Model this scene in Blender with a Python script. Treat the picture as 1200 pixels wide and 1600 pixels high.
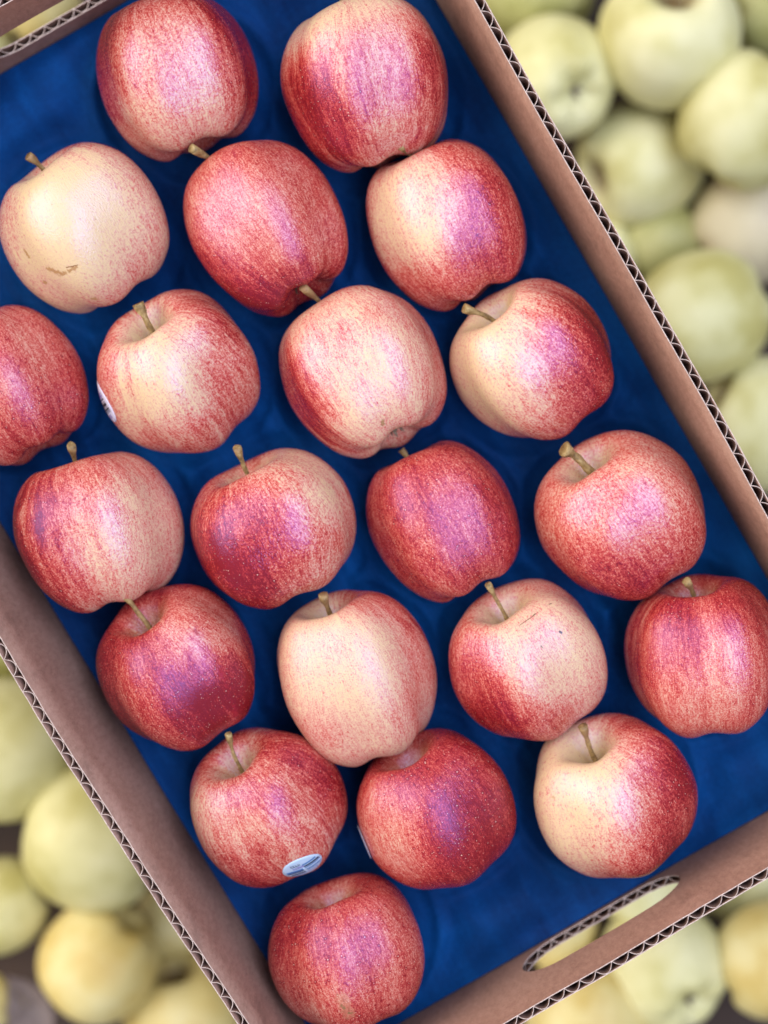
import bpy, bmesh, math, random
from mathutils import Vector, Matrix, noise
from mathutils.bvhtree import BVHTree

# ------------------------------------------------------------------ clear
for o in list(bpy.data.objects):
    bpy.data.objects.remove(o, do_unlink=True)
sc = bpy.context.scene
C = sc.collection

# ------------------------------------------------------------------ camera
CAM_Z = 0.906            # metres above the floor of the blue tray
S0 = 0.000314            # metres per photograph pixel on that floor
cam_d = bpy.data.cameras.new('camera')
cam = bpy.data.objects.new('camera', cam_d)
C.objects.link(cam)
cam.location = (0, 0, CAM_Z)
cam.rotation_euler = (0, 0, 0)
cam_d.sensor_fit = 'VERTICAL'
cam_d.sensor_height = 36.0
cam_d.lens = 36.0 * CAM_Z / (1600 * S0)
cam_d.clip_start = 0.02
cam_d.clip_end = 50
cam_d.dof.use_dof = True
cam_d.dof.focus_distance = CAM_Z - 0.075
cam_d.dof.aperture_fstop = cam_d.lens / 19.0
cam_d.dof.aperture_blades = 0
sc.camera = cam

# ------------------------------------------------------------------ light
w = bpy.data.worlds.new('World')
sc.world = w
w.use_nodes = True
bg = w.node_tree.nodes['Background']
bg.inputs['Color'].default_value = (1.0, 0.97, 0.93, 1)
bg.inputs['Strength'].default_value = 0.34


def area_light(name, loc, target, sx, sy, power, col):
    d = bpy.data.lights.new(name, 'AREA')
    d.shape = 'RECTANGLE'
    d.size, d.size_y = sx, sy
    d.energy = power
    d.color = col
    o = bpy.data.objects.new(name, d)
    C.objects.link(o)
    o.location = loc
    v = Vector(loc) - Vector(target)
    o.rotation_euler = v.to_track_quat('Z', 'Y').to_euler()
    return o


# long rooflights of a covered market: a cool one nearly overhead, a wide warm one to the left
area_light('rooflight_cool', (1.15, 0.30, 3.2), (1.15, 0.30, 0), 1.75, 4.6, 170, (0.64, 0.72, 1.0))
area_light('rooflight_warm', (-3.7, 1.1, 2.6), (0, 0, 0), 4.6, 5.6, 335, (1.0, 0.91, 0.85))

sc.view_settings.view_transform = 'Standard'
sc.view_settings.look = 'None'
sc.view_settings.exposure = 0.06
sc.view_settings.gamma = 1.0
sc.view_settings.use_curve_mapping = False
sc.render.engine = 'CYCLES'
sc.cycles.use_denoising = True
sc.cycles.max_bounces = 4
sc.cycles.diffuse_bounces = 3
sc.cycles.glossy_bounces = 2
sc.cycles.use_adaptive_sampling = True
sc.cycles.adaptive_threshold = 0.02


# ------------------------------------------------------------------ helpers
def P(px, py, z=0.0):
    """point at height z that stands where the photograph shows pixel (px, py)"""
    k = S0 * (CAM_Z - z) / CAM_Z
    return Vector(((px - 600) * k, (800 - py) * k, z))


def sstep(a, b, x):
    if a == b:
        return 0.0 if x < a else 1.0
    t = max(0.0, min(1.0, (x - a) / (b - a)))
    return t * t * (3 - 2 * t)


def mesh_obj(name, bm, mats, parent=None, smooth=True, matrix=None):
    me = bpy.data.meshes.new(name)
    bm.to_mesh(me)
    bm.free()
    return link_mesh(name, me, mats, parent, smooth, matrix)


def link_mesh(name, me, mats, parent=None, smooth=True, matrix=None):
    if smooth:
        me.polygons.foreach_set('use_smooth', [True] * len(me.polygons))
    if not isinstance(mats, (list, tuple)):
        mats = [mats]
    if not me.materials:
        for m in mats:
            me.materials.append(m)
    o = bpy.data.objects.new(name, me)
    C.objects.link(o)
    if parent:
        o.parent = parent
    if matrix is not None:
        o.matrix_basis = matrix
    return o


def empty(name, loc, label, cat, group=None):
    o = bpy.data.objects.new(name, None)
    o.empty_display_size = 0.02
    C.objects.link(o)
    o.location = loc
    o['label'] = label
    o['category'] = cat
    if group:
        o['group'] = group
    return o


class NT:
    """terse node-tree builder"""

    def __init__(self, name):
        self.mat = bpy.data.materials.new(name)
        self.mat.use_nodes = True
        self.t = self.mat.node_tree
        self.t.nodes.clear()
        self.out = self.t.nodes.new('ShaderNodeOutputMaterial')
        self.bsdf = self.t.nodes.new('ShaderNodeBsdfPrincipled')
        self.t.links.new(self.bsdf.outputs[0], self.out.inputs['Surface'])

    def put(self, sock, v):
        if isinstance(v, bpy.types.NodeSocket):
            self.t.links.new(v, sock)
        elif v is not None:
            if isinstance(v, (tuple, list, Vector)) and sock.type == 'RGBA' and len(v) == 3:
                v = (*v, 1)
            sock.default_value = v

    def m(self, op, a, b=None, c=None, clamp=False):
        n = self.t.nodes.new('ShaderNodeMath')
        n.operation = op
        n.use_clamp = clamp
        for i, v in enumerate((a, b, c)):
            self.put(n.inputs[i], v)
        return n.outputs[0]

    def v(self, op, a, b=None, scale=None, val=False):
        n = self.t.nodes.new('ShaderNodeVectorMath')
        n.operation = op
        self.put(n.inputs[0], a)
        if b is not None:
            self.put(n.inputs[1], b)
        if scale is not None:
            self.put(n.inputs['Scale'], scale)
        return n.outputs['Value'] if val else n.outputs['Vector']

    def step(self, x, a, b):
        n = self.t.nodes.new('ShaderNodeMapRange')
        n.interpolation_type = 'SMOOTHSTEP'
        self.put(n.inputs['Value'], x)
        n.inputs['From Min'].default_value = a
        n.inputs['From Max'].default_value = b
        if a > b:
            n.inputs['From Min'].default_value = b
            n.inputs['From Max'].default_value = a
            n.inputs['To Min'].default_value = 1
            n.inputs['To Max'].default_value = 0
        return n.outputs['Result']

    def noise(self, vec, scale, detail=2.0, rough=0.55, w=None, lac=2.0):
        n = self.t.nodes.new('ShaderNodeTexNoise')
        if w is not None:                      # a shift stands in for a seed
            vec = self.v('ADD', vec, (w * 7.3, w * 3.9 + 11, w * 5.1 - 4))
        self.put(n.inputs['Vector'], vec)
        n.inputs['Scale'].default_value = scale
        n.inputs['Detail'].default_value = detail
        n.inputs['Roughness'].default_value = rough
        n.inputs['Lacunarity'].default_value = lac
        return n.outputs['Fac']

    def voronoi(self, vec, scale, feature='F1'):
        n = self.t.nodes.new('ShaderNodeTexVoronoi')
        n.feature = feature
        self.put(n.inputs['Vector'], vec)
        n.inputs['Scale'].default_value = scale
        return n

    def sep(self, vec):
        n = self.t.nodes.new('ShaderNodeSeparateXYZ')
        self.put(n.inputs[0], vec)
        return n.outputs

    def comb(self, x, y, z):
        n = self.t.nodes.new('ShaderNodeCombineXYZ')
        for i, v in enumerate((x, y, z)):
            self.put(n.inputs[i], v)
        return n.outputs[0]

    def mix(self, f, a, b, mode='MIX'):
        n = self.t.nodes.new('ShaderNodeMix')
        n.data_type = 'RGBA'
        n.blend_type = mode
        self.put(n.inputs[0], f)
        self.put(n.inputs[6], a)
        self.put(n.inputs[7], b)
        return n.outputs[2]

    def ramp(self, f, stops):
        n = self.t.nodes.new('ShaderNodeValToRGB')
        e = n.color_ramp.elements
        while len(e) < len(stops):
            e.new(0.5)
        for el, (p, c) in zip(e, stops):
            el.position = p
            el.color = (*c, 1)
        self.put(n.inputs[0], f)
        return n.outputs[0]

    def coord(self, which='Object'):
        return self.t.nodes.new('ShaderNodeTexCoord').outputs[which]

    def bump(self, h, strength, dist, normal=None):
        n = self.t.nodes.new('ShaderNodeBump')
        n.inputs['Strength'].default_value = strength
        n.inputs['Distance'].default_value = dist
        self.put(n.inputs['Height'], h)
        if normal is not None:
            self.put(n.inputs['Normal'], normal)
        return n.outputs[0]

    def set(self, **kw):
        for k, v in kw.items():
            self.put(self.bsdf.inputs[k.replace('_', ' ')], v)
        return self.mat


# ------------------------------------------------------------------ materials of the setting
def mat_card():
    n = NT('kraft_cardboard')
    c = n.coord('Object')
    big = n.noise(c, 14, 3)
    s = n.sep(c)
    fib = n.noise(n.v('MULTIPLY', c, (1, 1, 3.5)), 900, 3, 0.7)
    fib2 = n.noise(n.v('MULTIPLY', c, (1, 1, 0.35)), 420, 2, 0.6)
    f = n.m('ADD', n.m('MULTIPLY', fib, 0.55), n.m('MULTIPLY', fib2, 0.3))
    f = n.m('ADD', f, n.m('MULTIPLY', n.m('SUBTRACT', big, 0.5), 0.35))
    col = n.ramp(f, [(0.18, (0.20, 0.105, 0.072)), (0.44, (0.385, 0.225, 0.162)), (0.72, (0.55, 0.36, 0.28))])
    scuff = n.noise(n.v('MULTIPLY', c, (1, 1, .5)), 38, 4, .7)
    col = n.mix(n.m('MULTIPLY', n.step(scuff, .52, .72), .5), col, (.20, .115, .085))
    spk = n.noise(c, 1500, 1, 0.5)
    col = n.mix(n.m('MULTIPLY', n.step(spk, 0.70, 0.78), 0.5), col, (0.16, 0.09, 0.07))
    return n.set(Base_Color=col, Roughness=0.85, Specular_IOR_Level=0.25,
                 Normal=n.bump(n.m('ADD', fib, fib2), 0.35, 0.0004))


def mat_card_cut():
    n = NT('cardboard_cut_edge')
    c = n.coord('Object')
    f = n.noise(c, 800, 3, 0.6)
    col = n.ramp(f, [(0.3, (0.40, 0.30, 0.25)), (0.65, (0.68, 0.56, 0.49))])
    return n.set(Base_Color=col, Roughness=0.9, Specular_IOR_Level=0.2)


def mat_flute():
    n = NT('fluting_paper')
    c = n.coord('Object')
    f = n.noise(c, 500, 3, 0.6)
    col = n.ramp(f, [(0.3, (0.09, 0.05, 0.036)), (0.7, (0.16, 0.09, 0.065))])  # darkened so the colour carries the shade inside the hollow flutes
    return n.set(Base_Color=col, Roughness=0.9, Specular_IOR_Level=0.2)


def mat_blue():
    n = NT('blue_moulded_pulp')
    c = n.coord('Object')
    big = n.noise(c, 9, 3, 0.6)
    fine = n.noise(c, 420, 4, 0.65)
    fib = n.noise(n.v('MULTIPLY', c, (1, 1, 1)), 1400, 2, 0.6)
    a_ = n.v('DOT_PRODUCT', c, (.866, .5, 0), val=True)          # across the box
    b_ = n.v('DOT_PRODUCT', c, (-.5, .866, 0), val=True)         # along the box
    stk = n.noise(n.comb(n.m('MULTIPLY', a_, 85), n.m('MULTIPLY', b_, 8), 0), 1.0, 3, .6)  # streaks put the shading of lengthwise folds into the blue
    f = n.m('ADD', n.m('MULTIPLY', big, 0.66), n.m('MULTIPLY', fine, 0.12))
    f = n.m('ADD', f, n.m('MULTIPLY', stk, 0.22))
    col = n.ramp(f, [(0.34, (0.0004, 0.013, 0.066)), (0.5, (0.0009, 0.045, 0.180)), (0.66, (0.0026, 0.100, 0.35))])
    return n.set(Base_Color=col, Roughness=0.75, Specular_IOR_Level=0.12,
                 Normal=n.bump(n.m('ADD', fine, n.m('MULTIPLY', fib, 0.4)), 0.35, 0.0012))


def mat_ground():
    n = NT('bin_floor_gap_shade')
    c = n.coord('Object')
    f = n.noise(n.v('MULTIPLY', c, (1, 8, 1)), 6, 4)
    col = n.ramp(f, [(0.3, (0.022, 0.012, 0.008)), (0.7, (0.06, 0.035, 0.024))])  # near-black brown carries the shade between the apples
    return n.set(Base_Color=col, Roughness=0.8)


CARD, CUT, FLUTE, BLUE, GROUND = mat_card(), mat_card_cut(), mat_flute(), mat_blue(), mat_ground()


def mat_stem():
    n = NT('apple_stem_wood')
    c = n.coord('Object')
    f = n.noise(c, 260, 4, 0.7)
    g = n.noise(c, 60, 2)
    col = n.ramp(f, [(0.28, (0.07, 0.038, 0.014)), (0.5, (0.30, 0.20, 0.07)), (0.72, (0.52, 0.40, 0.18))])
    col = n.mix(n.step(g, 0.45, 0.7), col, (0.30, 0.16, 0.07))
    return n.set(Base_Color=col, Roughness=0.6, Normal=n.bump(f, 0.5, 0.0008))


def mat_calyx():
    n = NT('dried_calyx')
    f = n.noise(n.coord('Object'), 400, 3)
    col = n.ramp(f, [(0.3, (0.10, 0.07, 0.04)), (0.7, (0.36, 0.30, 0.20))])
    return n.set(Base_Color=col, Roughness=0.85)


STEM, CALYX = mat_stem(), mat_calyx()


def mat_plain(name, col, rough=0.4):
    n = NT(name)
    f = n.noise(n.coord('Object'), 900, 2)
    c = n.mix(n.m('MULTIPLY', f, 0.25), col, tuple(x * 0.8 for x in col))
    return n.set(Base_Color=c, Roughness=rough)


PAPER_BLUE = mat_plain('sticker_pale_blue', (0.50, 0.68, 0.84), 0.45)
PAPER_LILAC = mat_plain('sticker_white', (0.72, 0.72, 0.85), 0.45)
INK_NAVY = mat_plain('ink_navy', (0.01, 0.035, 0.10))
INK_BLUE = mat_plain('ink_blue', (0.04, 0.20, 0.52))
INK_PURPLE = mat_plain('ink_purple', (0.20, 0.12, 0.50))
INK_BLACK = mat_plain('ink_black', (0.02, 0.02, 0.025))

# ------------------------------------------------------------------ bin floor under the pile, coloured dark as the shade in the gaps
bm = bmesh.new()
v = [bm.verts.new(p) for p in ((-3, -3, -0.365), (3, -3, -0.365), (3, 3, -0.365), (-3, 3, -0.365))]
bm.faces.new(v)
g = mesh_obj('ground', bm, GROUND, smooth=False)
g['kind'] = 'structure'
g['label'] = 'floor of the bin, coloured dark to stand for the shade between the apples'

# ------------------------------------------------------------------ cardboard box
H = 0.090
ZB = -0.030
THICK = 0.0039
PITCH = 0.0081
# inner corners where the blue floor meets the walls (z = 0) and along the top (z = H)
lo = {'TL': P(-316, 298), 'TR': P(560, -215), 'BR': P(1359, 1178), 'BL': P(515, 1666)}
hi = {'TL': P(-412, 250, H), 'TR': P(561, -311, H), 'BR': P(1429, 1223, H), 'BL': P(500, 1767, H)}

box = empty('cardboard_box', (lo['TL'] + lo['BR']) / 2 + Vector((0, 0, ZB)),
            'brown corrugated cardboard box with oval hand holes, lined in blue', 'box')
BOXM = Matrix.Translation(-box.location)


def make_wall(a, b, hole=None, bow=0.0, bow_c=0.5, label=None, seed=0):
    """wall from corner a to corner b; hole = (u0, u1, z0, z1)"""
    la, lb, ha, hb = lo[a], lo[b], hi[a], hi[b]
    d = (lb - la)
    L = d.length
    d.normalize()
    nrm = Vector((d.y, -d.x, 0))
    cen = (lo['TL'] + lo['BR']) / 2
    if nrm.dot(cen - la) > 0:
        nrm = -nrm                                  # outward

    def pt(u, z, off):
        p0 = la.lerp(lb, u)
        p1 = ha.lerp(hb, u)
        t = z / H
        p = p0.lerp(p1, t)
        k = max(0.0, 1 - ((u - bow_c) / (0.5 + abs(bow_c - 0.5))) ** 2)
        wob = 0.0004 * math.sin(u * 11 + seed) + 0.00015 * math.sin(u * 29 + seed * 2)
        p = p + nrm * (bow * k * max(0, t) + off + wob * max(0, t))
        p.z = z
        return p

    def top(u):
        return H + 0.0006 * noise.noise(Vector((u * 60, seed, 0))) + 0.0009 * noise.noise(Vector((u * 9, seed, 4)))

    def hole_z(u, jit=0.0):
        if not hole:
            return None
        u0, u1, z0, z1 = hole
        r = (z1 - z0) / 2
        zc = (z0 + z1) / 2
        x = (u - (u0 + u1) / 2) * L
        hl = (u1 - u0) / 2 * L
        if abs(x) >= hl:
            return None
        e = abs(x) - (hl - r)
        hh = r if e <= 0 else math.sqrt(max(0, r * r - e * e))
        n1 = 0.0004 * noise.noise(Vector((u * 300, seed, 1)))
        return zc - hh + n1, zc + hh + n1

    wall = None

    def sheet(name, path, mats, parent, thick):
        """path: list of (u, off)"""
        bm = bmesh.new()

        def strip(cols):
            rows = 5
            prev = None
            for (u, off, z0, z1) in cols:
                cur = [bm.verts.new(pt(u, z0 + (z1 - z0) * k / rows, off)) for k in range(rows + 1)]
                if prev:
                    for k in range(rows):
                        bm.faces.new((prev[k], cur[k], cur[k + 1], prev[k + 1]))
                prev = cur
        if not hole:
            strip([(u, o, ZB, top(u)) for u, o in path])
        else:
            u0, u1 = hole[0], hole[1]
            strip([(u, o, ZB, top(u)) for u, o in path if u <= u0] + [(u0, path[-1][1] if False else next(o for u, o in path if u >= u0), ZB, top(u0))])
            zc = (hole[2] + hole[3]) / 2
            ins = [(u, o) for u, o in path if u0 < u < u1]
            e0, e1 = ins[0][1], ins[-1][1]
            strip([(u0, e0, ZB, zc)] + [(u, o, ZB, hole_z(u)[0]) for u, o in ins] + [(u1, e1, ZB, zc)])
            strip([(u0, e0, zc, top(u0))] + [(u, o, hole_z(u)[1], top(u)) for u, o in ins] + [(u1, e1, zc, top(u1))])
            strip([(u1, e1, ZB, top(u1))] + [(u, o, ZB, top(u)) for u, o in path if u >= u1])
        bmesh.ops.remove_doubles(bm, verts=bm.verts, dist=1e-6)
        bmesh.ops.recalc_face_normals(bm, faces=bm.faces)
        o = mesh_obj(name, bm, mats, parent, not hole or name == 'fluting', BOXM if parent is box else None)
        md = o.modifiers.new('thickness', 'SOLIDIFY')
        md.thickness = thick
        md.offset = 0
        md.material_offset_rim = 1
        return o

    nu = int(L / 0.002)
    us = [i / nu for i in range(nu + 1)]
    if hole:
        us = sorted(us + [hole[0] + 0.0004, hole[0] + 0.0015, hole[0] + 0.003, hole[1] - 0.0004, hole[1] - 0.0015, hole[1] - 0.003])
    wall = sheet('wall', [(u, 0.0) for u in us], [CARD, CUT], box, 0.0004)
    if label:
        wall['label'] = label
    sheet('outer_liner', [(u, THICK) for u in us], [CARD, CUT], wall, 0.0004)
    path = []
    nt = int(L / PITCH * 14)
    amp = THICK / 2 - 0.0003
    for i in range(nt + 1):
        x = i / nt * L
        th = 2 * math.pi * x / PITCH + 1.1 * noise.noise(Vector((x * 40, seed, 2)))
        a_ = amp * (1 + 0.16 * noise.noise(Vector((x * 90, seed, 3))) - .05)
        xx = x + 0.10 * PITCH * math.sin(th) * (1 if seed % 2 else -1)
        path.append((min(1, max(0, xx / L)), THICK / 2 + a_ * math.cos(th)))
    sheet('fluting', path, [FLUTE, CUT], wall, 0.00030)
    return wall


make_wall('TR', 'BR', seed=1, bow=0.0015, label='inner face of the long wall on the right, brightly lit')
make_wall('TL', 'BL', seed=2, bow=0.0085, bow_c=0.45, label='long wall on the left, bowed outward')
make_wall('BL', 'BR', hole=(0.353, 0.637, 0.003, 0.0455), seed=3, label='short end wall with hand hole, near the bottom')
make_wall('TL', 'TR', hole=(0.36, 0.645, 0.017, 0.052), seed=4, label='short end wall with hand hole, near the top')

bm = bmesh.new()
for z in (ZB, ZB + 0.004):
    bm.faces.new([bm.verts.new(Vector((lo[k].x, lo[k].y, z))) for k in ('TL', 'TR', 'BR', 'BL')])
mesh_obj('bottom', bm, CARD, box, False, BOXM)

# ------------------------------------------------------------------ apple geometry
PROFILE = [(0, .36), (.05, .37), (.12, .46), (.21, .635), (.33, .785), (.49, .83), (.70, .715), (.875, .48), (.98, .16),
           (.99, -.17), (.925, -.47), (.80, -.72), (.63, -.88), (.475, -.935), (.33, -.91), (.22, -.84), (.10, -.775), (0, -.765)]


def catmull(pts, n):
    out = []
    m = len(pts) - 1
    for i in range(n + 1):
        t = i / n * m
        k = min(int(t), m - 1)
        f = t - k
        p = [pts[max(0, min(m, k + j))] for j in (-1, 0, 1, 2)]
        out.append(tuple(0.5 * (2 * p[1][c] + (p[2][c] - p[0][c]) * f + (2 * p[0][c] - 5 * p[1][c] + 4 * p[2][c] - p[3][c]) * f * f
                                + (3 * p[1][c] - p[0][c] - 3 * p[2][c] + p[3][c]) * f ** 3) for c in (0, 1)))
    return out


PROF = catmull(PROFILE, 52)
Z0 = 0.055


def apple_mesh(seed, R, elong=1.0, lobe=0.028, taper=0.0, nu=76):
    rnd = random.Random(seed)
    p5, p2, p1, ps, p3 = [rnd.uniform(0, 6.283) for _ in range(5)]
    a5 = lobe * rnd.uniform(.8, 1.25)
    a2, a1, a3 = rnd.uniform(.008, .022), rnd.uniform(.01, .03), rnd.uniform(.004, .014)
    tilt = rnd.uniform(.01, .05)
    off = Vector((rnd.uniform(-50, 50), rnd.uniform(-50, 50), 0))
    n = len(PROF)
    verts, faces = [], []
    for j, (r, z) in enumerate(PROF):
        t = j / (n - 1)
        ring = [0] if j in (0, n - 1) else range(nu)
        for i in ring:
            a = i / nu * 2 * math.pi
            g5 = 0.7 + 0.65 * sstep(0.1, 0.9, t)
            c5 = math.cos(5 * a + p5)
            k = 1 + a5 * g5 * (c5 if c5 < 0 else c5 * 0.8) + a2 * math.cos(2 * a + p2) + a1 * math.cos(a + p1) * (z + .2) + a3 * math.cos(3 * a + p3)
            rr = max(0.0, r) * k * (1 + taper * z)
            zz = z
            bot = sstep(0.62, 0.78, t) * (1 - sstep(0.9, 1.0, t))
            zz -= bot * 0.028 * c5
            sh = sstep(0.0, 0.12, t) * (1 - sstep(0.3, 0.6, t))
            zz += sh * (tilt * math.cos(a + ps) + 0.014 * math.cos(3 * a + p2))
            p = Vector((rr * math.cos(a), rr * math.sin(a), zz))
            p *= 1 + 0.018 * noise.noise(p * 2.0 + off)
            verts.append(((p.x) * R, (p.y) * R, (p.z * elong + Z0 * elong) * R))
    for j in range(n - 1):
        for i in range(nu):
            i2 = (i + 1) % nu
            A = 0 if j == 0 else 1 + (j - 1) * nu + i
            B = 0 if j == 0 else 1 + (j - 1) * nu + i2
            if j == n - 2:
                e = len(verts) - 1
                faces.append((A, e, B))
            else:
                Cc, D = 1 + j * nu + i, 1 + j * nu + i2
                faces.append((A, Cc, D) if j == 0 else (A, Cc, D, B))
    me = bpy.data.meshes.new('apple_body')
    me.from_pydata(verts, [], faces)
    me.update()
    return me


def tube(bm, pts, radii, sides=9):
    prev = None
    n = len(pts)
    up = Vector((0.3, 0.2, 0.9))
    for i, (p, r) in enumerate(zip(pts, radii)):
        d = (pts[min(n - 1, i + 1)] - pts[max(0, i - 1)]).normalized()
        x = d.cross(up)
        if x.length < 1e-4:
            x = d.cross(Vector((1, 0, 0)))
        x.normalize()
        y = d.cross(x)
        cur = [bm.verts.new(p + (x * math.cos(k / sides * 6.2832) + y * math.sin(k / sides * 6.2832)) * r * (1 + 0.12 * math.sin(k * 2.1 + i)))
               for k in range(sides)]
        if prev:
            for k in range(sides):
                bm.faces.new((prev[k], prev[(k + 1) % sides], cur[(k + 1) % sides], cur[k]))
        prev = cur
    c = bm.verts.new(pts[-1] - (pts[-1] - pts[-2]).normalized() * radii[-1] * 0.25)
    for k in range(sides):
        bm.faces.new((prev[k], prev[(k + 1) % sides], c))


def stem_mesh(base, tip, axis, r=0.00135, curl=0.5):
    L = (tip - base).length
    mid = base + axis * L * curl
    N = 14
    pts, rad = [], []
    for i in range(N + 1):
        t = i / N
        p = base * (1 - t) ** 2 + mid * 2 * t * (1 - t) + tip * t * t
        pts.append(p)
        rr = r * (1.55 - 1.3 * sstep(0, .35, t) * .55 + 0.9 * sstep(.75, 1.0, t))
        rad.append(rr * (1 + 0.08 * math.sin(i * 1.7)))
    bm = bmesh.new()
    tube(bm, pts, rad)
    return bm


def calyx_mesh(z, R, seed):
    rnd = random.Random(seed)
    bm = bmesh.new()
    for k in range(5):
        a = k * 1.2566 + rnd.uniform(-.2, .2)
        d = Vector((math.cos(a), math.sin(a), 0))
        s = Vector((-math.sin(a), math.cos(a), 0))
        ln = R * rnd.uniform(.11, .16)
        prev = None
        for i in range(6):
            t = i / 5
            c = Vector((0, 0, z)) + d * (R * .03 + ln * t * (1 - .35 * t)) - Vector((0, 0, 1)) * (R * (.02 + .14 * t * t) * rnd.uniform(.9, 1.1))
            wd = R * .045 * (1 - t) ** .7 + 1e-5
            cur = [bm.verts.new(c + s * wd), bm.verts.new(c - Vector((0, 0, R * .012))), bm.verts.new(c - s * wd)]
            if prev:
                for q in range(2):
                    bm.faces.new((prev[q], prev[q + 1], cur[q + 1], cur[q]))
            prev = cur
    for k in range(14):
        a = k * 2.4
        rr = R * .035 * (k / 14) ** .5
        b = Vector((rr * math.cos(a), rr * math.sin(a), z))
        tube(bm, [b, b - Vector((rr * .3 * math.cos(a), 0, R * .10))], [R * .008, R * .005], 4)
    return bm


# ------------------------------------------------------------------ red apple skin
def red_skin(i, R, base, dirs, spots, stripes=1.0, lent=1.0, seed=0):
    n = NT('red_apple_skin')
    p = n.v('SCALE', n.coord('Object'), scale=1.0 / R)
    s = n.sep(p)
    wv = n.noise(p, 2.0, 1, w=seed * 3.1)
    rxy = n.m('SQRT', n.m('ADD', n.m('MULTIPLY', s[0], s[0]), n.m('MULTIPLY', s[1], s[1])))
    rs = n.m('ADD', rxy, 0.10)
    dx = n.m('ADD', n.m('DIVIDE', s[0], rs), n.m('MULTIPLY', n.m('SUBTRACT', wv, .5), .16))
    dy = n.m('ADD', n.m('DIVIDE', s[1], rs), n.m('MULTIPLY', n.m('SUBTRACT', wv, .5), -.12))

    def streak(a, b, det, w_):
        return n.noise(n.comb(n.m('MULTIPLY', dx, a), n.m('MULTIPLY', dy, a), n.m('MULTIPLY', s[2], b)), 1.0, det, 0.6, w=w_)
    st0 = streak(2.6, .5, 1, seed + .1)
    st1 = streak(8, .9, 2, seed + .3)
    st2 = streak(24, 3.0, 2, seed + .7)
    st3 = streak(64, 13, 1, seed + 1.3)
    mot = n.noise(p, 34 + (seed * 7.7) % 22, 2, .75, w=seed)
    low = wv
    blush = base
    pn = n.v('NORMALIZE', p)
    m_ = None
    for (d, wgt, wide) in dirs:
        dt = n.v('DOT_PRODUCT', pn, tuple(d), val=True)
        wob = n.m('ADD', dt, n.m('MULTIPLY', n.m('SUBTRACT', st1, .5), .55))
        q = n.m('MULTIPLY', n.step(wob, 1 - wide, 1.0), wgt)
        m_ = q if m_ is None else n.m('ADD', m_, q)
    m_ = n.m('ADD', m_, base) if m_ is not None else base

    def add(x, tex, k):
        return n.m('ADD', x, n.m('MULTIPLY', n.m('SUBTRACT', tex, .5), k))
    m_ = add(m_, low, .22)
    m_ = add(m_, st0, .24 * stripes)
    m_ = add(m_, st1, .27 * stripes)
    m_ = add(m_, st2, .42 * stripes)
    m_ = add(m_, st3, .55)
    m_ = add(m_, mot, 1.15)
    # yellow stalk cavity
    cav = n.m('MULTIPLY', n.step(rxy, .50, .16), n.step(s[2], 0.1, .4))
    m_ = n.m('SUBTRACT', m_, n.m('MULTIPLY', cav, .30))
    vo = n.voronoi(n.v('ADD', p, (seed * 1.7, seed, 0)), 11.5)
    vd = vo.outputs['Distance']
    halo = n.m('MULTIPLY', n.step(vd, .34, .16), .11 * lent)
    m_ = n.m('ADD', m_, halo)
    col = n.ramp(m_, [(.02, (.75, .55, .30)), (.22, (.72, .47, .30)), (.38, (.67, .32, .235)), (.53, (.63, .185, .130)),
                      (.68, (.53, .078, .056)), (.84, (.39, .028, .027)), (1.0, (.23, .011, .014))])
    # greenish-yellow tint deep in the stalk cavity
    col = n.mix(n.m('MULTIPLY', n.m('MULTIPLY', n.step(rxy, .34, .08), n.step(s[2], .1, .4)), .55), col, (.36, .26, .07))
    # lenticels: pale specks on red, brown specks on cream
    vr = n.sep(vo.outputs['Color'])[0]
    dot = n.m('MULTIPLY', n.step(n.m('ADD', vd, n.m('MULTIPLY', vr, .05)), .135, .06), .75 * lent)
    vo2 = n.voronoi(n.v('ADD', p, (seed, seed * 2.3, 4)), 25)
    vr2 = n.sep(vo2.outputs['Color'])[1]
    dot2 = n.m('MULTIPLY', n.m('MULTIPLY', n.step(vo2.outputs['Distance'], .20, .08), n.step(vr2, .45, .6)), .55 * lent)
    dots = n.m('MAXIMUM', dot, dot2)
    dcol = n.mix(n.step(m_, .30, .42), (.40, .22, .09), (.82, .52, .38))
    dots = n.m('MULTIPLY', dots, n.m('ADD', n.step(m_, .42, .55), n.m('MULTIPLY', n.step(m_, .36, .18), .9)))
    col = n.mix(dots, col, dcol)
    # scabs and scratches, and the painted dark crease of one apple
    hgt = None
    sn = n.noise(p, 26, 2) if spots else None
    for (a, b, rad, c, f) in spots:
        ab = b - a
        pa = n.v('SUBTRACT', p, tuple(a))
        l2 = max(ab.length_squared, 1e-6)
        t = n.m('DIVIDE', n.v('DOT_PRODUCT', pa, tuple(ab), val=True), l2, clamp=True)
        dd = n.v('LENGTH', n.v('SUBTRACT', pa, n.v('SCALE', tuple(ab), scale=t)), val=True)
        dd = n.m('ADD', dd, n.m('MULTIPLY', n.m('SUBTRACT', sn, .5), rad * 2.2))
        k = n.m('MULTIPLY', n.step(dd, rad, rad * .3), f)
        col = n.mix(k, col, c)
        hgt = k if hgt is None else n.m('MAXIMUM', hgt, k)
    h = n.m('ADD', n.m('MULTIPLY', mot, .6), n.m('MULTIPLY', st3, .35))
    rough = n.m('ADD', .17, n.m('MULTIPLY', mot, .12))
    n.set(Base_Color=col, Roughness=rough, Specular_IOR_Level=1.0, Specular_Tint=(.20, .40, 1.0, 1),
          Normal=n.bump(h, .36, .0011))
    n.mat.name = 'red_apple_skin'
    return n.mat


class Apple:
    pass


REST = -0.0055


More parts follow.
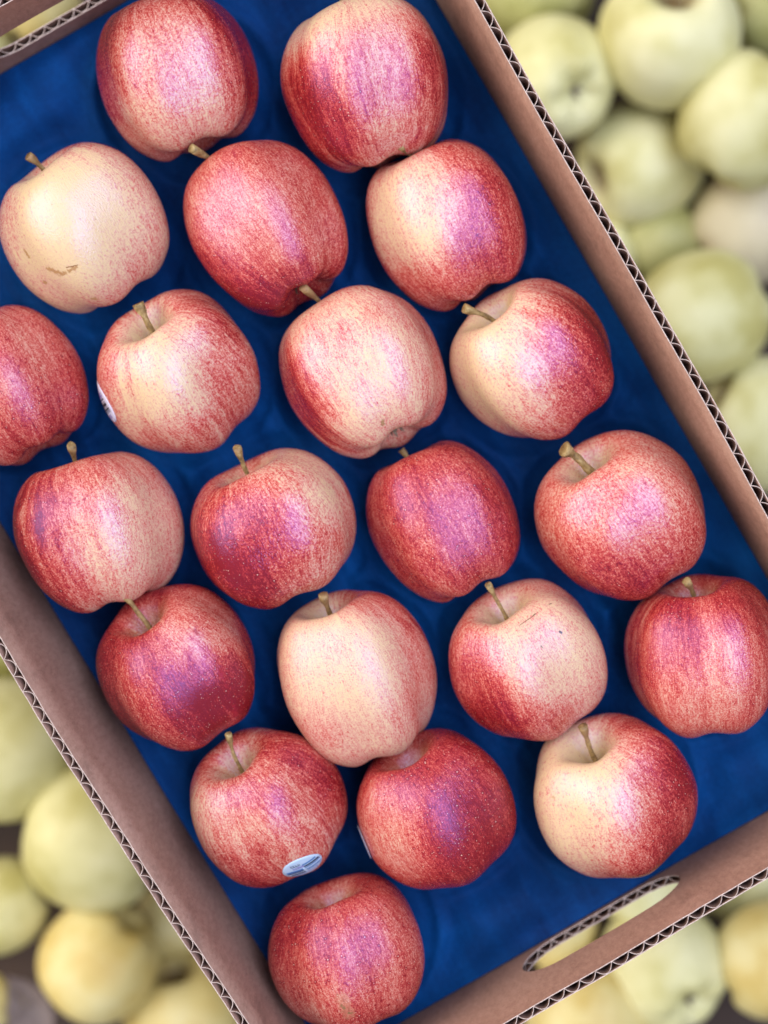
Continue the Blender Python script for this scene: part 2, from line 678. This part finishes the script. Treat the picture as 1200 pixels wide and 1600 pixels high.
def red_apple(cx, cy, wd, ht, az, tilt, label, base=.6, pale=(), deep=(), spots=(), tip=None, spin=None, elong=1.0,
              lobe=.046, taper=0.0, stripes=1.0, lent=1.0, seed=1, stemL=.022, curl=.55, stem_r=.00135, calyx=False, tipz=.052):
    """cx, cy, wd: where it stands and how wide it is in photograph pixels; az: image direction of the stalk in degrees
    (0 right, 90 up); tilt: lean of the stalk from vertical"""
    rnd = random.Random(seed)
    k = S0 * (CAM_Z - .036) / CAM_Z
    R = wd / 2 * k
    a, t = math.radians(az), math.radians(tilt)
    ax = Vector((math.sin(t) * math.cos(a), math.sin(t) * math.sin(a), math.cos(t)))
    q = ax.to_track_quat('Z', 'Y').to_matrix().to_4x4()
    sp = spin if spin is not None else rnd.uniform(0, 360)
    rot = q @ Matrix.Rotation(math.radians(sp), 4, 'Z')
    # measure the apple as it lies and correct its size and length
    c = P(cx, cy, .036)
    me = None
    for it in range(4):
        if me:
            bpy.data.meshes.remove(me)
        me = apple_mesh(seed, R, elong, lobe, taper)
        vs = [rot @ vv.co for vv in me.vertices]
        c.z = cz = REST - min(p.z for p in vs)
        pr = []
        for p in vs:
            kk = S0 * (CAM_Z - (p.z + cz)) / CAM_Z
            pr.append((600 + (p.x + c.x) / kk, 800 - (p.y + c.y) / kk))
        x0, x1 = min(q[0] for q in pr), max(q[0] for q in pr)
        y0, y1 = min(q[1] for q in pr), max(q[1] for q in pr)
        c.x += (cx - (x0 + x1) / 2) * k
        c.y -= (cy - (y0 + y1) / 2) * k
        fx, fy = wd / (x1 - x0), ht / (y1 - y0)
        if it < 3:
            if tilt >= 72:
                R *= fx
                elong = max(.86, min(1.16, elong * (fy / fx) ** .8))
            else:
                R *= math.sqrt(fx * fy)
                elong = 1.0
    root = empty('red_apple', (c.x, c.y, REST), label, 'apple', 'red apples in the blue-lined box')
    M = Matrix.Translation((0, 0, cz - REST)) @ rot            # relative to the root
    W = Matrix.Translation(c) @ rot
    Wi = W.inverted()
    bvh = BVHTree.FromPolygons([vv.co.copy() for vv in me.vertices], [tuple(f.vertices) for f in me.polygons])
    eye = Wi @ Vector((0, 0, CAM_Z))

    def hit(px, py):
        for s_ in range(40):
            f = 1 - s_ * .012
            x, y = cx + (px - cx) * f, cy + (py - cy) * f
            tgt = Wi @ P(x, y, .04)
            co, no, idx, dist = bvh.ray_cast(eye, (tgt - eye).normalized())
            if co is not None:
                return co, no
        return Vector((0, 0, R)), Vector((0, 0, 1))

    def ldir(dx, dy):
        r2 = dx * dx + dy * dy
        if r2 > .96:
            s_ = math.sqrt(.96 / r2)
            dx, dy = dx * s_, dy * s_
            r2 = .96
        return (rot.inverted() @ Vector((dx, -dy, math.sqrt(1 - r2)))).normalized()
    dirs = [(ldir(d[0], d[1]), -d[2], d[3] if len(d) > 3 else .6) for d in pale]
    dirs += [(ldir(d[0], d[1]), d[2], d[3] if len(d) > 3 else .6) for d in deep]
    sl = []
    for sp_ in spots:
        x0, y0, x1, y1, rad = sp_[:5]
        colr = sp_[5] if len(sp_) > 5 else (.30, .15, .05)
        f = sp_[6] if len(sp_) > 6 else .9
        sl.append((hit(x0, y0)[0] / R, hit(x1, y1)[0] / R, rad, colr, f))
    mat = red_skin(0, R, base, dirs, sl, stripes, lent, seed * 1.37)
    body = link_mesh('body', me, mat, root, True, M)
    zc = (PROF[0][1] + Z0) * elong * R
    b = Vector((0, 0, zc - R * .03))
    stem_r *= rnd.uniform(.72, 1.12)
    if tip:
        bw = W @ b
        tw = bw.copy()
        z = bw.z
        for _ in range(6):
            tw = P(tip[0], tip[1], z)
            dxy = math.hypot(tw.x - bw.x, tw.y - bw.y)
            z = max(bw.z + math.sqrt(max(0, stemL ** 2 - dxy ** 2)) * (1 if tilt < 85 else 0), tipz)
        tl = Wi @ tw
        mesh_obj('stem', stem_mesh(b, tl, Vector((0, 0, 1)), stem_r, curl), STEM, root, True, M)
    if calyx:
        mesh_obj('calyx', calyx_mesh((PROF[-1][1] + Z0) * elong * R, R, seed), CALYX, root, True, M)
    A = Apple()
    A.root, A.M, A.W, A.Wi, A.bvh, A.hit, A.R, A.c, A.rot = root, M, W, Wi, bvh, hit, R, c, rot
    APPLES.append((c.x, c.y, R))
    return A


APPLES = []
RUSSET = (.46, .25, .09)

R1 = red_apple(277, 121, 254, 264, 110, 84, 'red apple at the upper left, its stem touching the top edge of the picture',
               base=0.58, pale=[(-.15, .45, .22, .8)], deep=[(.95, -.25, .30, .5), (-.95, -.2, .28, .5), (.4, -.9, .2, .5)], tip=(236, -8), elong=1.03, seed=11, lent=1.2)
R2 = red_apple(569, 130, 262, 280, 105, 82, 'large streaky red apple at the top, beside the right wall of the box',
               base=.50, pale=[(-.35, -.85, .35, .5)], deep=[(-.7, .55, .40, .5), (.9, .1, .2, .4)], spots=[(505, 78, 508, 80, .05, (.45, .24, .10), .6)],
               elong=1.06, seed=12, stripes=1.3, taper=.05, tip=(520, -30))
R3 = red_apple(131, 356, 260, 276, 122, 70, 'pale cream apple with small brown scabs, the palest in the box',
               base=.22, pale=[(-.1, .0, .22, .7)], deep=[(.7, -.7, .18, .45), (.8, .6, .16, .5), (-.95, 0, .18, .3), (-.2, -.98, .3, .4)],
               spots=[(76, 420, 92, 426, .045, RUSSET), (92, 430, 118, 418, .034, RUSSET), (39, 392, 46, 402, .034, RUSSET),
                      (69, 441, 71, 441, .04, RUSSET), (146, 467, 149, 467, .045, RUSSET, .8), (104, 418, 121, 414, .012, (.30, .14, .05))],
               tip=(44, 243), elong=1.02, seed=13, lent=.8, stripes=.8)
R4 = red_apple(415, 357, 256, 280, 122, 98, 'red apple second from left in the second row, its curved stem touching the apple above',
               base=0.65, deep=[(-.6, .75, .30, .5), (.3, .95, .2, .4)], pale=[(-.4, .1, .15, .5)], tip=(300, 232), elong=1.05, seed=14, calyx=True,
               taper=.05, stemL=.03)
R5 = red_apple(697, 352, 250, 272, 116, 86, 'red apple with a bold cream patch on its left, near the right wall',
               base=0.66, pale=[(-.62, -.02, .50, .52)], deep=[(.8, .2, .1, .6)], tip=(625, 229), elong=1.05, seed=15)
R6 = red_apple(12, 602, 252, 254, 120, 90, 'red apple cut off by the left edge of the picture', base=0.62,
               deep=[(.8, .5, .15, .5)], seed=16, lent=1.6, elong=1.0)
R7 = red_apple(279, 580, 252, 260, 122, 52, 'cream and pink apple with an open stem hollow and a barcode sticker',
               base=.36, pale=[(-.35, .1, .22, .6)], deep=[(-.95, -.1, .30, .45), (.9, .1, .22, .5), (.1, .95, .18, .4), (.3, -.9, .2, .4)],
               tip=(216, 474), seed=17, stemL=.024, stem_r=.0017, curl=.45, stripes=1.1)
R8 = red_apple(567, 581, 262, 272, 118, 99, 'pale pink apple in the middle of the box showing its dried calyx at the bottom',
               base=.42, deep=[(-.85, .45, .42, .4), (.9, .2, .12, .4)], pale=[(-.1, -.2, .1, .6), (.4, .4, .12, .5)], tip=(474, 449), elong=1.04, seed=18, calyx=True,
               spots=[(597, 659, 598, 663, .035, (.30, .17, .05), .8)], taper=.05, stripes=1.2, stemL=.026)
R9 = red_apple(831, 561, 247, 264, 133, 68, 'apple half cream half dark red with a yellow stem hollow, close to the right wall',
               base=.46, pale=[(-.6, .15, .34, 1.05)], deep=[(.75, .35, .34, 1.05), (.6, -.5, .2, .5)], tip=(725, 482), seed=19, stemL=.024, curl=.5)
R10 = red_apple(154, 832, 268, 253, 108, 88, 'pink apple beside the left wall, below the apple cut off by the left edge',
                base=0.42, deep=[(-.7, .6, .42, .5), (-.9, -.1, .3, .4), (-.2, -.6, .15, .4)], pale=[(.5, 0, .10, .5)], tip=(111, 696), elong=.98, seed=20, taper=.04, calyx=True)
R11 = red_apple(427, 826, 260, 250, 115, 78, 'red apple with pale upper right shoulder and short stem, in the fourth row',
                base=0.63, deep=[(-.6, .7, .34, .5), (-.1, 0, .15, .5)], pale=[(.35, -.75, .32, .45), (.8, .1, .18, .4)], tip=(370, 699), elong=.98, seed=21, lobe=.036, stemL=.026)
R12 = red_apple(692, 815, 240, 256, 118, 90, 'deep red speckled apple without visible stem, right of centre in the fourth row',
                base=0.71, deep=[(.9, .1, .12, .5)], elong=1.04, seed=22, lent=1.5, tip=(627, 702), tipz=.03)
R13 = red_apple(969, 805, 260, 276, 127, 69, 'pink red apple with a knobbly pale stem, against the right wall',
                base=0.53, deep=[(-.3, .9, .26, .5), (.7, .6, .14, .5)], pale=[(-.3, -.4, .06, .5)], tip=(881, 702), elong=1.04, seed=23, stem_r=.0021, stemL=.022, curl=.75, stripes=.6)
R14 = red_apple(274, 1043, 248, 262, 122, 66, 'dark red apple with a wide glossy sheen and long stem, near the left wall',
                base=0.84, pale=[(.40, -.55, .32, .45), (-.55, .45, .18, .35)], deep=[(.55, .3, .25, .3), (-.8, .5, .15, .5)], tip=(191, 925), seed=24, lobe=.050, stemL=.027,
                spots=[(305, 985, 345, 1050, .035, (.34, .022, .026), .75), (345, 1050, 368, 1118, .05, (.36, .018, .022), .85)])  # crease shading painted into the skin as deep red lines
R15 = red_apple(558, 1060, 250, 283, 112, 74, 'tall pale peach apple with upright stem in the fifth row',
                base=.35, pale=[(-.1, -.25, .18, .6)], deep=[(.9, .0, .16, .4), (.3, -.95, .30, .35), (-.6, .7, .06, .5)], tip=(505, 930), elong=1.09, seed=25, stripes=.7, lent=.5,
                spots=[(625, 1030, 655, 1105, .012, (.40, .22, .09), .45)], stemL=.024)
R16 = red_apple(825, 1031, 248, 255, 118, 65, 'pink apple with a thin dark scratch beside its stem hollow',
                base=.46, deep=[(-.8, .4, .30, .5), (-.1, .95, .26, .5)], pale=[(.15, -.35, .20, .5), (.8, .0, .1, .4)], tip=(762, 912), seed=26, stripes=.7,
                spots=[(812, 977, 834, 962, .008, (.20, .11, .05)), (834, 961, 861, 943, .011, (.12, .07, .03)), (875, 987, 877, 989, .018, (.06, .05, .04)), (846, 1010, 848, 1012, .014, (.25, .15, .07))], stemL=.025)
R17 = red_apple(1100, 1025, 250, 257, 100, 78, 'red apple cut off by the right edge of the picture, at the box wall',
                base=0.61, deep=[(.1, -.85, .22, .5), (-.8, -.1, .18, .4)], pale=[(-.3, .1, .12, .5)], tip=(1073, 908), elong=1.0, seed=27)
R18 = red_apple(420, 1262, 243, 255, 124, 64, 'red streaked apple with a pale blue oval sticker at its lower edge',
                base=0.67, pale=[(-.75, .2, .28, .4), (.5, .5, .16, .5), (.1, -.1, .05, .5)], deep=[(-.3, .85, .18, .4), (.8, -.3, .14, .5)], tip=(357, 1146), seed=28, stripes=1.6, stemL=.027)
R19 = red_apple(682, 1264, 250, 252, 118, 72, 'dark red speckled apple with a sticker just peeking out on its left',
                base=0.82, pale=[(-.65, .25, .32, .4)], deep=[(.6, .3, .14, .6)], seed=29, lent=1.6, lobe=.034)
R20 = red_apple(962, 1243, 259, 256, 118, 65, 'apple cream on the left and red on the right, beside the hand hole',
                base=.48, pale=[(-.7, .0, .34, 1.0), (-.1, -.35, .12, .4)], deep=[(.75, .35, .32, 1.0), (.5, -.7, .22, .5)], tip=(911, 1134), seed=30, stemL=.022, stem_r=.0017, lent=1.4,
                spots=[(864, 1246, 866, 1247, .03, RUSSET, .6)])
R21 = red_apple(541, 1489, 245, 250, 105, 76, 'lowest red apple, alone near the bottom edge of the picture, rusty spot at its base',
                base=0.73, pale=[(-.6, .35, .22, .3), (.6, .0, .08, .5)], deep=[(-.8, -.1, .15, .4)], seed=31, lent=1.7,
                spots=[(535, 1560, 545, 1585, .12, (.55, .34, .18), .35), (535, 1572, 538, 1575, .03, (.25, .15, .06)), (546, 1583, 548, 1583, .025, (.25, .15, .06))])


# ------------------------------------------------------------------ stickers
def decal(A, name, mats, parent, c, n, a, b, polys, eps, lift=0.0):
    """polys: list of (grid of (u, v), material index) laid on the skin"""
    bm = bmesh.new()

    def proj(u, v):
        p = c + a * u + b * v
        co, no, ii, dd = A.bvh.ray_cast(p + n * .02, -n)
        q = p if co is None or (co - p).length > .012 else co
        q = q.lerp(p, lift)
        return q + n * eps
    for grid, mi in polys:
        vs = [[bm.verts.new(proj(u, v)) for (u, v) in row] for row in grid]
        for r0, r1 in zip(vs, vs[1:]):
            for k in range(len(r0) - 1):
                f = bm.faces.new((r0[k], r0[k + 1], r1[k + 1], r1[k]))
                f.material_index = mi
    bmesh.ops.recalc_face_normals(bm, faces=bm.faces)
    return mesh_obj(name, bm, mats, parent, True, A.M if parent is A.root else None)


def disc_grid(nr=7, ns=40, r0=.0, r1=1.0):
    return [[((r0 + (r1 - r0) * j / nr) * math.cos(i / ns * 6.28319) + (1e-5 * i if j == 0 and r0 == 0 else 0), (r0 + (r1 - r0) * j / nr) * math.sin(i / ns * 6.28319)) for i in range(ns + 1)]
            for j in range(nr + 1)]


def rect_grid(u0, v0, u1, v1, skew=0.0, n=6):
    """bar between u0..u1 and v0..v1, clipped to the oval"""
    rows = []
    m = max(1, int(abs(v1 - v0) / .16))
    for j in range(m + 1):
        v = v0 + (v1 - v0) * j / m
        row = []
        for i in range(n + 1):
            u = u0 + (u1 - u0) * i / n
            vv = v + skew * u
            lim = math.sqrt(max(0, .90 - min(.9, u * u)))
            row.append((u, max(-lim, min(lim, vv))))
        rows.append(row)
    return rows


def sticker(A, px, py, maj_dir, size, paper, prints, inks, outward=None, lift=0.0):
    if outward is not None:
        # on the flank: start outside and come in
        dw = (A.rot.inverted() @ Vector(outward).normalized())
        mid = Vector((0, 0, 0))
        co, no, i_, d_ = A.bvh.ray_cast(mid + dw * .08, -dw)
    else:
        co, no = A.hit(px, py)
    n = no.normalized()
    if n.dot(co) < 0:
        n = -n
    mw = Vector((maj_dir[0], -maj_dir[1], maj_dir[2] if len(maj_dir) > 2 else 0))
    ml = A.rot.inverted() @ mw
    ml = (ml - n * ml.dot(n)).normalized()
    bl = n.cross(ml)
    if (A.rot @ bl).y < 0:
        bl = -bl
    s = decal(A, 'sticker', [paper], A.root, co, n, ml * size[0], bl * size[1], [(disc_grid(), 0)], .00022, lift)
    md = s.modifiers.new('thickness', 'SOLIDIFY')
    md.thickness = .00012
    decal(A, 'print', inks, s, co, n, ml * size[0], bl * size[1], prints, .00040, lift)
    return s


def glyphs(u0, u1, v0, v1, count, mi, seed):
    rnd = random.Random(seed)
    out = []
    wdt = (u1 - u0) / count
    for k in range(count):
        a = u0 + k * wdt
        h = v1 - v0
        out.append((rect_grid(a + wdt * .1, v0, a + wdt * .32, v1, n=1), mi))
        kind = rnd.randint(0, 3)
        if kind in (0, 1):
            out.append((rect_grid(a + wdt * .32, v1 - h * .25, a + wdt * .8, v1, n=1), mi))
        if kind in (1, 2):
            out.append((rect_grid(a + wdt * .32, v0, a + wdt * .8, v0 + h * .25, n=1), mi))
        if kind in (0, 3):
            out.append((rect_grid(a + wdt * .58, v0, a + wdt * .8, v1, n=1), mi))
        if kind == 2:
            out.append((rect_grid(a + wdt * .32, v0 + h * .4, a + wdt * .7, v0 + h * .6, n=1), mi))
    return out


inks = [INK_NAVY, INK_BLUE, INK_PURPLE, INK_BLACK]
pr = glyphs(-.50, .0, .44, .62, 4, 0, 3) + glyphs(-.46, .12, .18, .36, 5, 2, 5)
pr += [(rect_grid(-.86, -.10, -.03, .05), 1), (rect_grid(-.84, -.24, -.03, -.13), 0), (rect_grid(-.72, -.50, -.02, -.36), 0), (rect_grid(-.60, -.66, .0, -.60), 1),
       (rect_grid(.06, .34, .78, .44), 1), (rect_grid(.06, .12, .90, .24), 0), (rect_grid(.06, -.02, .92, .05), 1), (rect_grid(.08, -.28, .92, -.20), 1),
       (rect_grid(.10, -.40, .85, -.36), 1)]
pr += glyphs(.05, .62, -.66, -.52, 5, 2, 8)
sticker(R18, 474, 1356, (.87, -.5), (.0098, .0090), PAPER_BLUE, pr, inks)

pr = [(disc_grid(1, 16, .86, .90), 2)]
ring = [[(-.66 + r * math.cos(t / 12 * 6.283), r * 1.0 * math.sin(t / 12 * 6.283)) for t in range(13)] for r in (.20, .26)]
pr = [(ring, 2)] + glyphs(-.78, -.54, -.1, .1, 3, 2, 9) + [(rect_grid(-.40, -.6, -.36, .6, n=2), 2)]
for u0, u1, mi in ((-.30, -.24, 2), (-.20, -.18, 2), (-.13, -.06, 0), (.02, .05, 3), (.09, .22, 3), (.27, .29, 3), (.33, .41, 3), (.45, .48, 0), (.52, .54, 0)):
    pr.append((rect_grid(u0, -.55, u1, .6, n=2), mi))
pr += glyphs(.62, .82, -.3, .2, 3, 2, 12)
sticker(R7, 161, 629, (.46, .89), (.0105, .0082), PAPER_LILAC, pr, inks)

sticker(R19, 573, 1310, (.42, .90), (.0085, .0065), PAPER_LILAC, [(rect_grid(-.3, -.4, -.2, .5, n=2), 2), (rect_grid(.1, -.4, .2, .5, n=2), 0)], inks,
        outward=(-.905, -.40, .16), lift=.75)

# ------------------------------------------------------------------ blue liner
BUMPS = [(825, 1395, 9, .0022), (806, 1410, 7, .0012), (790, 1418, 6, .001), (850, 1460, 6, .0012), (752, 100, 8, .0016), (1108, 1255, 8, .0012), (1122, 1270, 7, .0012)]
BUMPW = [(P(x, y).x, P(x, y).y, r * S0, h) for x, y, r, h in BUMPS]
ex = (lo['BR'] - lo['BL']).normalized()
ey = (lo['TL'] - lo['BL']).normalized()


def tray_z(p, u, v, eu, ev):
    f = min(math.hypot(p.x - a[0], p.y - a[1]) / a[2] for a in APPLES)
    z = -.0075 + .0030 * sstep(.12, .30, f) * (1 - sstep(.30, .45, f)) + .0035 * sstep(.75, 1.1, f) + .0045 * math.exp(-((f - 1.24) / .09) ** 2) + .010 * sstep(1.2, 1.9, f)
    # valleys fade to a flatter apron by the walls
    e = min(eu, ev)
    z = z * sstep(0, .02, e) + (-.0005) * (1 - sstep(0, .02, e))
    x, y = p.dot(ex), p.dot(ey)
    out = sstep(.6, 1.3, f)
    wr = noise.noise(Vector((x * 95, y * 9, 1))) * .0036 + noise.noise(Vector((x * 210, y * 14, 7))) * .0013
    wr2 = noise.noise(Vector((x * 14, y * 80, 3))) * .0026
    edge_end = 1 - sstep(.02, .07, ev)
    z += out * (wr * (1 - edge_end) + wr2 * edge_end)
    for bx, by, r, h in BUMPW:
        d = math.hypot(p.x - bx, p.y - by) / r
        if d < 1.5:
            z += h * math.exp(-d * d * 2.5)
    return z


bm = bmesh.new()
NU, NV = 150, 250
W_, L_ = (lo['BR'] - lo['BL']).length, (lo['TL'] - lo['BL']).length
rows = []
for j in range(NV + 1):
    v = j / NV
    row = []
    for i in range(NU + 1):
        u = i / NU
        p = lo['BL'].lerp(lo['BR'], u).lerp(lo['TL'].lerp(lo['TR'], u), v)
        eu, ev = min(u, 1 - u) * W_, min(v, 1 - v) * L_
        inset = 0.0006
        cen = (lo['TL'] + lo['BR']) / 2
        q = cen + (p - cen) * .9965
        q.z = tray_z(p, u, v, eu, ev)
        row.append(bm.verts.new(q))
    rows.append(row)
for r0, r1 in zip(rows, rows[1:]):
    for k in range(NU):
        bm.faces.new((r0[k], r0[k + 1], r1[k + 1], r1[k]))
liner = mesh_obj('tray_liner', bm, BLUE)
liner['label'] = 'blue moulded liner on the floor of the box beneath the red apples'
liner['category'] = 'liner'


# ------------------------------------------------------------------ green apples in the bin below
def green_skin(name, stops, spot=(.20, .12, .06)):
    n = NT(name)
    p = n.coord('Object')
    s = n.sep(p)
    oi = n.t.nodes.new('ShaderNodeObjectInfo').outputs['Random']
    low = n.noise(n.v('ADD', p, n.comb(n.m('MULTIPLY', oi, 40), 0, 0)), 1.1, 2)
    mot = n.noise(p, 24, 3, .7)
    f = n.m('ADD', low, n.m('MULTIPLY', n.m('SUBTRACT', mot, .5), .22))
    f = n.m('ADD', f, n.m('MULTIPLY', n.m('SUBTRACT', oi, .5), .16))
    col = n.ramp(f, stops)
    rxy = n.m('SQRT', n.m('ADD', n.m('MULTIPLY', s[0], s[0]), n.m('MULTIPLY', s[1], s[1])))
    cav = n.m('MULTIPLY', n.step(rxy, .40, .14), n.step(s[2], .2, .45))
    col = n.mix(n.m('MULTIPLY', cav, .75), col, spot)
    vo = n.voronoi(p, 13)
    col = n.mix(n.m('MULTIPLY', n.step(vo.outputs['Distance'], .14, .07), .45), col, (.30, .24, .08))
    return n.set(Base_Color=col, Roughness=n.m('ADD', .34, n.m('MULTIPLY', mot, .14)), Specular_IOR_Level=.45, Normal=n.bump(mot, .15, .02))


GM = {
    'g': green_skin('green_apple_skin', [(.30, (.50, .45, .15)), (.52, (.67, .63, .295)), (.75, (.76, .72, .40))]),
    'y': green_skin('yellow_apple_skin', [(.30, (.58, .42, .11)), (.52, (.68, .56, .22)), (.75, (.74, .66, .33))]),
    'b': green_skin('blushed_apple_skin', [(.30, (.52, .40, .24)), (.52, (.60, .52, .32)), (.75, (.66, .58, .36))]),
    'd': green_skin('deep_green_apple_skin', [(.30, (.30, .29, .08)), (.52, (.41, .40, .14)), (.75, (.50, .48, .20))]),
}
GMESH = {}
for k in GM:
    for s_ in range(3):
        GMESH[k, s_] = apple_mesh(100 + s_ * 7, 1.0, (.94, .99, 1.04)[s_], .007, 0.03, nu=56)
GSTEM = mesh_obj('stem', stem_mesh(Vector((0, 0, .50)), Vector((.16, .05, 1.12)), Vector((0, 0, 1)), .042, .5), STEM)
GCAL = mesh_obj('calyx', calyx_mesh(-.73, 1.0, 77), CALYX)
gs_me, gc_me = GSTEM.data, GCAL.data
bpy.data.objects.remove(GSTEM)
bpy.data.objects.remove(GCAL)


def green_apple(cx, cy, wd, z, az, tilt, col, label, group, stem=False, calyx=False, spin=0, var=0):
    R = wd / 2 * S0 * (CAM_Z - z) / CAM_Z
    a, t = math.radians(az), math.radians(tilt)
    ax = Vector((math.sin(t) * math.cos(a), math.sin(t) * math.sin(a), math.cos(t)))
    rot = ax.to_track_quat('Z', 'Y').to_matrix().to_4x4() @ Matrix.Rotation(math.radians(spin), 4, 'Z')
    c = P(cx, cy, z)
    root = empty('green_apple', (c.x, c.y, c.z - R * .93), label, 'apple', group)
    M = Matrix.Translation((0, 0, R * .93)) @ rot @ Matrix.Diagonal((R, R, R, 1))
    link_mesh('body', GMESH[col, var], GM[col], root, True, M)
    if stem:
        link_mesh('stem', gs_me, STEM, root, True, M)
    if calyx:
        link_mesh('calyx', gc_me, CALYX, root, True, M)
    GREENS.append((c, R))
    return root


GREENS = []
GT = 'green apples in the bin under the box'
ZT = -.275
G = green_apple
# upper right of the picture
G(866, 122, 188, ZT - .01, 130, 144, 'g', 'green apple with a small grey calyx spot, right of the box near the top', GT, calyx=True, var=2)
G(1046, 58, 226, ZT + .01, 92, 32, 'g', 'large green apple with a brown stem hollow at the top edge of the picture', GT, stem=True, var=0)
G(1166, 190, 205, ZT + .015, 60, 80, 'g', 'tall green apple cut off by the right edge, upper right', GT, var=2, spin=40)
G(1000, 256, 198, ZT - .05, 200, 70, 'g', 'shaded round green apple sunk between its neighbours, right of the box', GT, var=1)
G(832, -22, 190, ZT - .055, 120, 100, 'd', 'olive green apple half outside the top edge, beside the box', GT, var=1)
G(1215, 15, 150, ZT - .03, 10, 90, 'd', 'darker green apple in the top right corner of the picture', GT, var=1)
G(1100, 494, 208, ZT + .01, 205, 88, 'g', 'big pale green apple touching the right wall in view, with a dark stem', GT, stem=True, var=1)
G(1172, 352, 190, ZT - .05, 30, 80, 'b', 'blushed beige apple at the right edge, between two green ones', GT, var=1)
G(945, 398, 110, ZT - .06, 30, 80, 'g', 'green apple mostly hidden behind the right wall of the box', GT, var=1)
G(1035, 378, 130, ZT - .06, 30, 80, 'd', 'apple deep in the gap right of the box, its skin darkened as gap shade', GT, var=1)  # darkest skin colour used here to paint the gap's shade
G(1196, 665, 205, ZT, 150, 80, 'g', 'pale green apple at the right edge, lower of the two beside the wall', GT, var=2)
# lower left of the picture
G(15, 1172, 228, ZT + .005, 180, 85, 'g', 'large green apple at the left edge, beside the left wall of the box', GT, var=1)
G(150, 1306, 238, ZT + .01, 160, 92, 'g', 'wide pale green apple partly under the left wall of the box', GT, var=0, spin=30)
G(2, 1415, 150, ZT - .02, 200, 80, 'g', 'green apple cut off by the left edge, above the bottom left corner', GT, var=1)
G(156, 1500, 188, ZT, 230, 96, 'y', 'round yellow-green apple near the bottom left corner, all in view', GT, var=1)
G(288, 1585, 196, ZT - .03, 100, 70, 'y', 'golden yellow apple at the bottom edge, beside the left wall', GT, var=0)
G(-42, 1572, 118, ZT + .0, 180, 80, 'y', 'yellow apple just showing in the bottom left corner', GT, var=1)
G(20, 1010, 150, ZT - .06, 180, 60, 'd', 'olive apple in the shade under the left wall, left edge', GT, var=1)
G(275, 1440, 130, ZT - .06, 180, 60, 'y', 'small glimpse of a yellow-green apple squeezed beside the left wall', GT, var=1)
# lower right of the picture
G(1036, 1508, 192, ZT, 130, 138, 'g', 'green apple with a brown calyx, below the hand hole', GT, calyx=True, var=2)
G(1206, 1500, 176, ZT + .01, 30, 85, 'y', 'creamy yellow apple in the bottom right corner of the picture', GT, var=2)
G(920, 1590, 204, ZT - .005, 60, 88, 'y', 'yellow-green apple at the bottom edge, right of the lowest red apple', GT, var=1)
G(1150, 1362, 170, ZT - .06, 60, 90, 'g', 'green apple tucked beneath the lower right wall of the box', GT, var=1)
G(995, 1375, 150, ZT - .01, 60, 90, 'g', 'green apple seen through the right half of the hand hole', GT, var=1)
G(862, 1445, 140, ZT - .02, 60, 90, 'y', 'yellow apple seen through the left half of the hand hole', GT, var=1)
# through the upper hand hole
G(60, 10, 130, ZT - .02, 60, 90, 'y', 'yellow apple seen through the hand hole in the top left corner', GT, var=1)
G(-40, 80, 120, ZT - .03, 60, 90, 'g', 'green apple behind the hand hole at the top left, by the left edge', GT, var=1)

# dry leaf in the bottom left corner
n = NT('dry_leaf_tissue')
cc = n.coord('Object')
f = n.noise(cc, 90, 3)
LEAFM = n.set(Base_Color=n.ramp(f, [(.3, (.20, .145, .12)), (.7, (.36, .28, .24))]), Roughness=.8)
bm = bmesh.new()
rows = []
for i in range(15):
    t = i / 14
    hw = .019 * math.sin(math.pi * min(1, t * .96 + .03)) ** .7
    row = []
    for k in range(9):
        s = k / 4 - 1
        z = .006 * s * s + .004 * math.sin(t * 5) + .0015 * noise.noise(Vector((t * 6, s * 4, 0)))
        row.append(bm.verts.new((hw * s * (1 + .08 * math.sin(i * 2.3)), t * .06 - .03, z)))
    rows.append(row)
for r0, r1 in zip(rows, rows[1:]):
    for k in range(8):
        bm.faces.new((r0[k], r0[k + 1], r1[k + 1], r1[k]))
p = P(44, 1572, -.300)
lf = empty('dry_leaf', p, 'greyish dry leaf lying between green apples in the bottom left corner', 'leaf')
lf.rotation_euler = (.15, -.1, .6)
lf.scale = (.8, .8, .8)
bl = mesh_obj('blade', bm, LEAFM, lf)
md = bl.modifiers.new('thickness', 'SOLIDIFY')
md.thickness = .0004
bm = bmesh.new()
tube(bm, [Vector((0, -.048, .004)), Vector((0, -.03, .001)), Vector((0, 0, .0015)), Vector((0, .028, .002))], [.0011, .001, .0008, .0004], 6)
mesh_obj('stalk', bm, STEM, lf)
